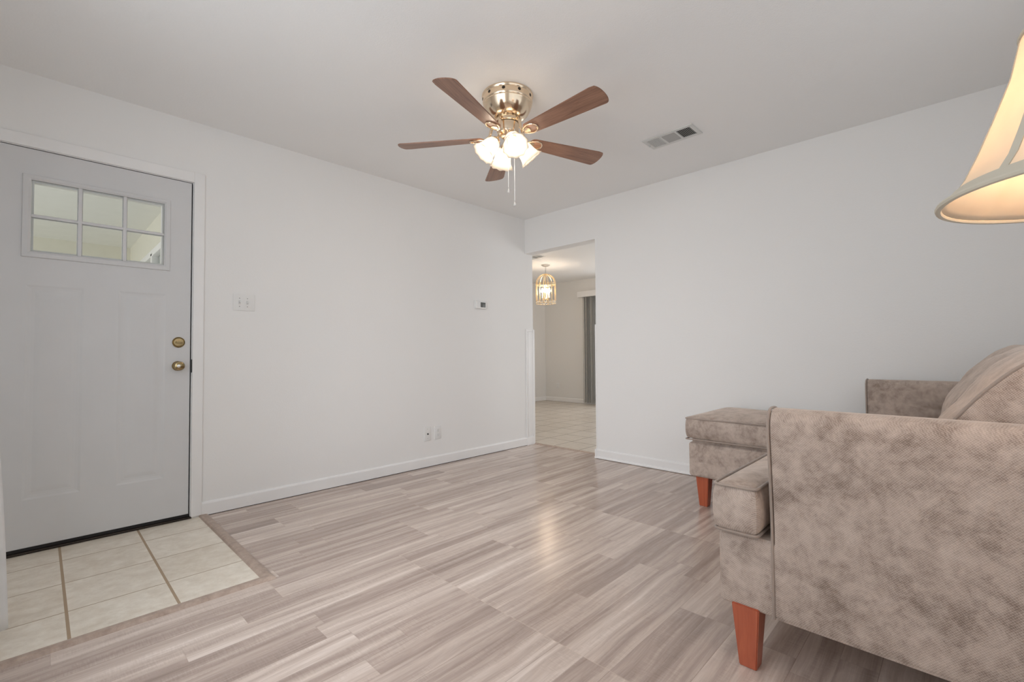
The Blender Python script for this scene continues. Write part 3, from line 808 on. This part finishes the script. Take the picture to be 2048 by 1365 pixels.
# seat cushions
CZ0, CZ1 = 0.428, 0.568
X1c, X2c = -1.447, -0.772
def seat(poly, xs_, ys_, inside, seed):
    o = grid_cushion(xs_, ys_, inside, CZ0, CZ1, 0.022, 0.012, seed).done('seat_cushion', 'velvet', sofa, subsurf=1, angle=60)
    MB().tube(rpath(poly, CZ1, 0.018), 0.0045, 8, True).done('piping', 'welt', o)
    MB().tube(rpath(poly, CZ0, 0.018), 0.0045, 8, True).done('piping', 'welt', o)
xs1 = [-2.165] + lin(-2.14, -2.022, 5) + lin(-1.99, X1c, 16)[0:]
ys1 = lin(-3.55, -2.925, 16) + lin(-2.90, -2.80, 4)
seat([(-2.165, -2.80), (X1c, -2.80), (X1c, -3.55), (-2.022, -3.55), (-2.022, -2.925), (-2.165, -2.925)], xs1, ys1, lambda x, y: x > -2.022 or y > -2.925, 1.0)
seat([(X1c+0.004, -2.80), (X2c, -2.80), (X2c, -3.55), (X1c+0.004, -3.55)], lin(X1c+0.004, X2c, 18), lin(-3.55, -2.80, 20), lambda x, y: True, 5.0)
seat([(X2c+0.004, -2.80), (-0.09, -2.80), (-0.09, -2.925), (-0.198, -2.925), (-0.198, -3.55), (X2c+0.004, -3.55)],
     lin(X2c+0.004, -0.198, 15) + lin(-0.17, -0.09, 3), lin(-3.55, -2.925, 16) + lin(-2.90, -2.80, 4), lambda x, y: x < -0.198 or y > -2.925, 9.0)
# back cushions
bp = [(-3.345, 0.60), (-3.325, 0.69), (-3.338, 0.76), (-3.369, 0.815), (-3.425, 0.888), (-3.489, 0.950), (-3.55, 0.975), (-3.60, 0.955), (-3.625, 0.88), (-3.612, 0.72), (-3.595, 0.60), (-3.48, 0.585)]
def back_cushion(x0, x1, seed):
    prof = catmull([Vector((0, y, z)) for y, z in bp], 5, True); n = len(prof); c = Vector((0, -3.475, 0.77))
    b = bmesh.new(); rings = []; nu = 22
    for i in range(nu+1):
        u = i/nu; x = x0+(x1-x0)*u
        e = min(u, 1-u)*2; s = 1.0 + 0.155*(1-(1-e)**2.2)
        ring = []
        for p in prof:
            q = c + (p-c)*s
            q.y = max(q.y, -3.632)
            if q.z < 0.585: q.z = 0.585 + (q.z-0.585)*0.2
            w_ = noise.noise(Vector((x*3.0+seed, q.y*9, q.z*9)))*0.012*min(1, e*5) + noise.noise(Vector((x*2+seed, q.y*22+x*7, q.z*22)))*0.005*min(1, e*5)
            d = (q-c).normalized(); q = q + d*w_
            ring.append(b.verts.new((x, q.y, q.z)))
        rings.append(ring)
    for A, B in zip(rings, rings[1:]):
        for k in range(n): b.faces.new((A[k], A[(k+1) % n], B[(k+1) % n], B[k]))
    for R, sgn in ((rings[0], -1), (rings[-1], 1)):
        mid = [b.verts.new((v.co.x + sgn*0.012, *(c.yz + (v.co.yz-c.yz)*0.55))) for v in R]
        ce = b.verts.new((R[0].co.x + sgn*0.016, c.y, c.z))
        for k in range(n):
            b.faces.new((R[k], R[(k+1) % n], mid[(k+1) % n], mid[k])); b.faces.new((mid[k], mid[(k+1) % n], ce))
    bmesh.ops.recalc_face_normals(b, faces=b.faces)
    m = MB(); m.merge(b); o = m.done('back_cushion', 'velvet', sofa, angle=50)
    for x in (x0, x1): MB().tube([(x, p.y, p.z) for p in prof], 0.004, 8, True).done('piping', 'welt', o)
back_cushion(-1.985, -1.385, 0.0); back_cushion(-1.365, -0.825, 4.0); back_cushion(-0.805, -0.235, 8.0)
for x, y in ((-2.0925, -2.876), (-0.127, -2.876), (-2.09, -3.68), (-0.13, -3.68)): leg(sofa, x, y)

# ottoman
ot = thing('ottoman', 'taupe brown velvet ottoman with a thick cushion, in front of the sofa', 'ottoman', (-0.41, -2.44, 0))
OX0, OX1, OY0, OY1 = -0.735, -0.085, -2.770, -2.095
MB().box(OX0, OX1, OY0, OY1, 0.190, 0.408, 0.022, 4).done('base', 'velvet', ot)
cx0, cx1, cy0, cy1 = OX0-0.012, OX1, OY0, OY1+0.012
o = grid_cushion(lin(cx0, cx1, 18), lin(cy0, cy1, 18), lambda x, y: True, 0.428, 0.560, 0.030, 0.012, 3.0, lambda x, y: 0.006*((y-OY0)/(OY1-OY0)*2-1)).done('cushion', 'velvet', ot, subsurf=1, angle=60)
poly = [(cx0, cy0), (cx1, cy0), (cx1, cy1), (cx0, cy1)]
MB().tube(rpath(poly, 0.560, 0.015), 0.0045, 8, True).done('piping', 'welt', o); MB().tube(rpath(poly, 0.428, 0.015), 0.0045, 8, True).done('piping', 'welt', o)
MB().box(OX0+0.02, OX1-0.02, OY0+0.02, OY1-0.02, 0.405, 0.43).done('cushion_underside', 'velvet', o, smooth=False)
for x, y in ((OX0+0.068, OY1-0.073), (OX1-0.06, OY1-0.073), (OX0+0.068, OY0+0.06), (OX1-0.06, OY0+0.06)): leg(ot, x, y)

# ------------------------------------------------------------------ floor lamp
LX, LY, LZ, LR = -2.513, -3.573, 1.240, 0.22
lamp = thing('floor_lamp', 'lit floor lamp with a cream bell shaped fabric shade at the right edge', 'lamp', (LX, LY, 0))
T = Matrix.Translation((LX, LY, 0))
LH, LRT = 0.272, 0.110
_bt = [(0, .2195), (.02, .2012), (.045, .1843), (.085, .1667), (.149, .1429), (.207, .1229), (.272, .110)]
def bell(t_):
    z = t_*LH
    for (a, ra), (b_, rb) in zip(_bt, _bt[1:]):
        if z <= b_ + 1e-9:
            k = (z-a)/(b_-a); return ra+(rb-ra)*k
    return _bt[-1][1]
def lamp_surf(r_off=0.0, name=None):
    b = bmesh.new(); seg, nv = 96, 24; rings = []
    for j in range(nv+1):
        t_ = j/nv; ring = []
        for i in range(seg):
            a = 2*PI*i/seg; ph = (a/(2*PI)*8) % 1.0
            r = (bell(t_)+r_off)*(1 - 0.018*math.sin(PI*ph)*(0.3+0.7*math.sin(PI*min(1, t_*1.1))))
            ring.append(b.verts.new((r*math.cos(a), r*math.sin(a), LZ + LH*t_)))
        rings.append(ring)
    for A, B in zip(rings, rings[1:]):
        for k in range(seg): b.faces.new((A[k], A[(k+1) % seg], B[(k+1) % seg], B[k]))
    m = MB(); m.merge(b, T); return m
o = lamp_surf().done('lamp_shade', 'lamp_fabric', lamp, angle=80)
md = o.modifiers.new('thick', 'SOLIDIFY'); md.thickness = 0.0015
circ = lambda r, z, n=72: [(LX+r*math.cos(2*PI*i/n), LY+r*math.sin(2*PI*i/n), z) for i in range(n)]
MB().tube(circ(LR, LZ), 0.005, 8, True).done('rim', 'lamp_band', o)
MB().tube(circ(LRT, LZ+LH), 0.004, 8, True).done('rim', 'lamp_band', o)
V = []; Fq = []; nn = 96
for zz, off in ((0.0, 0.002), (0.012, 0.002), (0.022, 0.002), (0.022, 0.0), (0.0, 0.0)):
    for i in range(nn):
        a = 2*PI*i/nn; r_ = bell(zz/LH)+off; V.append((LX+r_*math.cos(a), LY+r_*math.sin(a), LZ+zz))
for j in range(4):
    for i in range(nn): Fq.append((j*nn+i, j*nn+(i+1) % nn, (j+1)*nn+(i+1) % nn, (j+1)*nn+i))
q = MB(); q.tri(V, Fq); q.done('hem_band', 'lamp_band', o)
for i in range(8):
    a = 2*PI*i/8
    b = bmesh.new(); prev = None
    for j in range(25):
        t_ = j/24; r = bell(t_)+0.0015; wd = 0.0065/r
        p = [b.verts.new((r*math.cos(a+s), r*math.sin(a+s), LZ+LH*t_)) for s in (-wd, wd)]
        q_ = [b.verts.new(((r-0.002)*math.cos(a+s), (r-0.002)*math.sin(a+s), LZ+LH*t_)) for s in (wd, -wd)]
        ring = p+q_
        if prev:
            for k in range(4): b.faces.new((prev[k], prev[(k+1) % 4], ring[(k+1) % 4], ring[k]))
        prev = ring
    bmesh.ops.recalc_face_normals(b, faces=b.faces)
    m = MB(); m.merge(b, T); m.done('seam_band', 'lamp_band', o)
MB().lathe([(0, 0), (0.125, 0), (0.125, 0.012), (0.11, 0.02), (0.03, 0.028), (0.018, 0.05), (0, 0.05)], 48, T).done('lamp_base', 'dark_bronze', lamp)
MB().tube([(LX, LY, 0.04), (LX, LY, 0.7), (LX, LY, 1.30)], 0.011, 14).done('pole', 'dark_bronze', lamp)
MB().lathe([(0, 1.28), (0.016, 1.28), (0.018, 1.32), (0, 1.32)], 20, T).done('socket', 'antique_brass', lamp)
MB().lathe([(0, 1.318), (0.013, 1.32), (0.016, 1.335), (0.029, 1.365), (0.030, 1.385), (0.022, 1.405), (0, 1.412)], 24, T).done('bulb', 'bulb_warm', lamp)
MB().tube([(LX-0.016, LY, 1.30), (LX-0.05, LY, 1.36), (LX-0.045, LY, 1.45), (LX, LY, LZ+LH), (LX+0.045, LY, 1.45), (LX+0.05, LY, 1.36), (LX+0.016, LY, 1.30)], 0.002, 6).done('harp', 'antique_brass', lamp)
for i in range(3):
    a = 2*PI*i/3; MB().tube([(LX, LY, LZ+LH), (LX+LRT*math.cos(a), LY+LRT*math.sin(a), LZ+LH)], 0.0018, 6).done('spider_arm', 'antique_brass', lamp)
def point(name, loc, power, col, size=0.03, parent=None):
    l = bpy.data.lights.new(name, 'POINT'); l.energy = power; l.color = col; l.shadow_soft_size = size
    p = bpy.data.objects.new(name, l); COL.objects.link(p)
    if parent is not None: p.parent = parent; p.location = Vector(loc) - parent_origin(parent)
    else: p.location = loc
    return p
point('lamp_light', (LX, LY, 1.375), 3.2, (1.0, 0.64, 0.40), 0.035, lamp)

# ------------------------------------------------------------------ ceiling fan
FX, FY = -1.844, -1.574
fan = thing('ceiling_fan', 'brass ceiling fan with five dark wood blades and four lit bell glass shades', 'ceiling fan', (FX, FY, H))
T = Matrix.Translation((FX, FY, 0))
MB().lathe([(0, 2.44), (0.143, 2.44), (0.145, 2.434), (0.143, 2.428), (0.140, 2.424), (0.141, 2.400), (0.1385, 2.392), (0.136, 2.388), (0.137, 2.382), (0.134, 2.376), (0.130, 2.362), (0.117, 2.338), (0.098, 2.318), (0.085, 2.310), (0.066, 2.306), (0, 2.306)], 72, T).done('motor_housing', 'polished_brass', fan, angle=25)
for k in range(10):
    a = 2*PI*k/10; MB().lathe([(0, 0), (0.009, 0), (0.007, 0.002), (0, 0.0022)], 16, T @ Matrix.Translation((0.1405*math.cos(a), 0.1405*math.sin(a), 2.412)) @ rot_to((math.cos(a), math.sin(a), 0))).done('vent_hole', 'dark_bronze', fan)
MB().lathe([(0, 2.306), (0.070, 2.306), (0.072, 2.300), (0.072, 2.282), (0.068, 2.278), (0.0, 2.278)], 48, T).done('flywheel', 'polished_brass', fan, angle=25)
MB().lathe([(0, 2.2815), (0.066, 2.2815), (0.066, 2.2775), (0, 2.2775)], 48, T).done('gasket', 'dark_bronze', fan)
MB().lathe([(0, 2.279), (0.063, 2.279), (0.064, 2.274), (0.062, 2.235), (0.058, 2.222), (0.045, 2.210), (0.03, 2.204), (0, 2.203)], 48, T).done('switch_housing', 'polished_brass', fan, angle=25)
# blade + iron prototype points along +x, then copied
B_ANG0 = math.radians(125.525)
def blade_poly():
    pts = []
    r0, r1 = 0.135, 0.641; w0, w1 = 0.043, 0.066
    for k in range(9): # root, rounded
        a = PI/2 + PI*k/8; pts.append((r0+0.030 + 0.030*math.cos(a), w0*math.sin(a)))
    pts.append((r1-0.045, -w1))
    for t_ in lin(-0.80, 1.0, 9)[0:]:
        pts.append((r1-0.055+0.055*math.cos(t_*1.05), w1*math.sin(t_*PI/2*0.98)))
    pts.append((r1-0.035, w1))
    return pts
def build_blade(parent):
    tilt = Matrix.Rotation(math.radians(-12), 4, 'X')
    b = bmesh.new(); m = MB(); m.prism(blade_poly(), -0.003, 0.003, Matrix.Translation((0, 0, 2.200)) @ tilt, 0.0015)
    bl = m.done('blade', 'blade_wood', None)
    m = MB()
    path = catmull([(0.060, 0, 2.290), (0.078, 0, 2.284), (0.092, 0, 2.262), (0.104, 0, 2.222), (0.128, 0, 2.194)], 5)
    m.tube(path, [0.0085]*len(path), 10)
    # open leaf-shaped loop screwed under the blade
    loop = catmull([(0.122, 0, -0.006), (0.140, 0.022, -0.006), (0.175, 0.034, -0.006), (0.206, 0.024, -0.006), (0.218, 0.0, -0.006), (0.206, -0.024, -0.006), (0.175, -0.034, -0.006), (0.140, -0.022, -0.006)], 5, True)
    m.tube(loop, 0.0042, 8, True, Matrix.Translation((0, 0, 2.200)) @ tilt)
    m.prism([(0.125, -0.010), (0.160, -0.020), (0.170, 0.0), (0.160, 0.020), (0.125, 0.010)], -0.0065, -0.0035, Matrix.Translation((0, 0, 2.200)) @ tilt)
    ir = m.done('blade_iron', 'polished_brass', None)
    for o_ in (bl, ir):
        o_.parent = fan
    return bl, ir
bl0, ir0 = build_blade(fan)
for k in range(5):
    a = B_ANG0 + k*2*PI/5
    for src in (bl0, ir0):
        o_ = src if k == 0 else src.copy()
        if k: COL.objects.link(o_)
        o_.parent = fan; o_.location = (0, 0, -H); o_.rotation_euler = (0, 0, a)
# light kit
kit_prof_out = [(0.021, 0.0), (0.024, 0.006), (0.034, 0.016), (0.043, 0.034), (0.047, 0.055), (0.050, 0.078), (0.056, 0.098), (0.066, 0.112), (0.071, 0.116)]
prof = kit_prof_out + [(r-0.0025, z-0.0005) for r, z in kit_prof_out[::-1]]
for k in range(4):
    a = math.radians(241 + 90*k); dx, dy = math.cos(a), math.sin(a)
    p1 = Vector((FX+0.062*dx, FY+0.062*dy, 2.186))
    d = Vector((dx*0.66, dy*0.66, -0.75)).normalized()
    arm_o = MB().tube(catmull([(FX+0.03*dx, FY+0.03*dy, 2.212), (FX+0.046*dx, FY+0.046*dy, 2.212), (FX+0.058*dx, FY+0.058*dy, 2.200), p1], 5), 0.007, 10).done('light_arm', 'polished_brass', fan)
    R = Matrix.Translation(p1) @ rot_to(d)
    MB().lathe([(0, -0.004), (0.016, -0.004), (0.024, 0.004), (0.0255, 0.016), (0.022, 0.018), (0, 0.018)], 28, R).done('shade_holder', 'polished_brass', arm_o)
    R2 = R @ Matrix.Translation((0, 0, 0.006))
    # gently scalloped rim
    b = bmesh.new(); seg = 60; rings = []
    for r, z in prof:
        sc_ = max(0, (z-0.085)/0.031)
        rings.append([b.verts.new((r*(1+0.045*sc_*math.cos(10*2*PI*i/seg))*math.cos(2*PI*i/seg), r*(1+0.045*sc_*math.cos(10*2*PI*i/seg))*math.sin(2*PI*i/seg), z+0.002*sc_*math.cos(10*2*PI*i/seg))) for i in range(seg)])
    for A, B in zip(rings, rings[1:]):
        for q in range(seg): b.faces.new((A[q], A[(q+1) % seg], B[(q+1) % seg], B[q]))
    bmesh.ops.recalc_face_normals(b, faces=b.faces)
    m = MB(); m.merge(b, R2); sh = m.done('glass_shade', 'frosted_glass', fan, angle=60)
    MB().lathe([(0, 0.012), (0.010, 0.012), (0.012, 0.028), (0.021, 0.048), (0.0225, 0.062), (0.017, 0.076), (0, 0.082)], 24, R2).done('bulb', 'bulb_warm', sh)
    lp_ = R2 @ Vector((0, 0, 0.092))
    point('fan_bulb_light', lp_, 3.6, (1.0, 0.87, 0.73), 0.022, fan)
MB().lathe([(0, 2.204), (0.020, 2.204), (0.022, 2.198), (0.012, 2.188), (0.008, 2.180), (0, 2.178)], 24, T).done('finial', 'polished_brass', fan)
# pull chains: x offset across view (right vector)
for off, fwd_, zb in ((0.002, -0.070, 1.895), (0.036, -0.060, 1.825)):
    cx_, cy_ = FX + off*rt.x + fwd_*fw.x, FY + off*rt.y + fwd_*fw.y
    o = MB().tube([(cx_, cy_, 2.225), (cx_, cy_, zb)], 0.0016, 6).done('pull_chain', 'plastic_white', fan)
    MB().lathe([(0, 0), (0.005, 0.004), (0.007, 0.010), (0.005, 0.018), (0.002, 0.026), (0.0022, 0.034), (0, 0.036)], 14, Matrix.Translation((cx_, cy_, zb-0.034))).done('pull_knob', 'crystal', o)

# ------------------------------------------------------------------ dining pendant
PX, PY = 2.119, 1.490
pe = thing('pendant_lamp', 'lit gold birdcage pendant lamp hanging in the dining room beyond the doorway', 'lamp', (PX, PY, H))
T = Matrix.Translation((PX, PY, 0))
MB().lathe([(0, H), (0.075, H), (0.075, H-0.006), (0.05, H-0.022), (0.012, H-0.032), (0, H-0.033)], 32, T).done('canopy', 'canopy_grey', pe)
ch = MB()
for i in range(4):
    z = 2.400 - 0.030*i
    pts = [(0.009*math.cos(t_), 0, 0.018*math.sin(t_)) for t_ in lin(0, 2*PI*11/12, 11)]
    ch.tube(pts, 0.0022, 6, True, T @ Matrix.Translation((0, 0, z)) @ Matrix.Rotation(PI/2*(i % 2), 4, 'Z'))
ch.done('chain', 'canopy_grey', pe)
CR, zt, zs_, zb = 0.160, 2.290, 2.13, 1.800
wires = MB()
for k in range(14):
    a = 2*PI*k/14; pts = []
    for t_ in lin(0, 1, 10): 
        ang = t_*PI/2; pts.append((CR*math.sin(ang)*math.cos(a), CR*math.sin(ang)*math.sin(a), zs_ + (zt-zs_)*math.cos(ang)))
    pts.append((CR*math.cos(a), CR*math.sin(a), 1.95)); pts.append((CR*math.cos(a), CR*math.sin(a), zb))
    wires.tube(pts, 0.0036, 6, False, T)
for z, r in ((zs_, CR), (zs_-0.02, CR), (zb, CR), (zb+0.045, CR), (zt-0.008, 0.03)):
    wires.tube([(r*math.cos(2*PI*i/40), r*math.sin(2*PI*i/40), z) for i in range(40)], 0.0042, 6, True, T)
wires.done('cage', 'cage_gold', pe)
MB().tube([(PX, PY, zt+0.004), (PX, PY, 1.90)], 0.006, 8).done('stem', 'cage_gold', pe)
beads = MB(); random.seed(3)
for k in range(28):
    a = 2*PI*k/28
    for j, z in enumerate(lin(zb+0.004, zb+0.04, 2)):
        b = bmesh.new(); bmesh.ops.create_icosphere(b, subdivisions=1, radius=0.010); beads.merge(b, T @ Matrix.Translation((CR*0.98*math.cos(a+j*0.1), CR*0.98*math.sin(a+j*0.1), z)))
o = beads.done('crystal_beads', 'crystal', pe); o['kind'] = 'stuff'
for k in range(4):
    a = 2*PI*k/4+0.4; cx_, cy_ = 0.062*math.cos(a), 0.062*math.sin(a)
    arm_ = MB().tube(catmull([(PX, PY, 1.90), (PX+cx_*0.6, PY+cy_*0.6, 1.865), (PX+cx_, PY+cy_, 1.90)], 5), 0.004, 8).done('candle_arm', 'cage_gold', pe)
    MB().lathe([(0, 1.90), (0.016, 1.90), (0.009, 1.906), (0.009, 1.985), (0, 1.985)], 16, T @ Matrix.Translation((cx_, cy_, 0))).done('candle_sleeve', 'plastic_white', arm_)
    MB().lathe([(0, 1.983), (0.009, 1.985), (0.017, 2.005), (0.014, 2.030), (0.004, 2.058), (0, 2.062)], 16, T @ Matrix.Translation((cx_, cy_, 0))).done('bulb', 'candle_warm', arm_)
point('pendant_light', (PX, PY, 2.03), 10, (1.0, 0.88, 0.74), 0.018, pe)

# ------------------------------------------------------------------ vertical blinds
vb = thing('vertical_blinds', 'grey vertical blinds under a white valance on the far dining room wall', 'blinds', (DE-0.08, 1.2, 2.05))
MB().box(DE-0.14, DE-0.005, -0.15, 1.99, 2.075, 2.185, 0.006).done('valance', 'trim_white', vb)
ys_list = [1.90, 1.865, 1.83, 1.79, 1.75, 1.705, 1.66, 1.615, 1.565, 1.51, 1.455, 1.40]
for i, y in enumerate(ys_list):
    q = MB(); ang = math.radians(58 + 10*math.sin(i*2.1))
    V = []; nn = 6
    for z in (0.03, 2.075):
        for k in range(nn+1):
            t_ = (k/nn-0.5); V.append((DE-0.07 + 0.089*t_*math.sin(ang) + 0.006*math.cos(PI*t_)*math.cos(ang), y + 0.089*t_*math.cos(ang) + 0.006*math.cos(PI*t_)*math.sin(ang), z))
    q.tri(V, [(k, k+1, nn+2+k, nn+1+k) for k in range(nn)])
    q.done('vane', 'blind_grey', vb, angle=80)
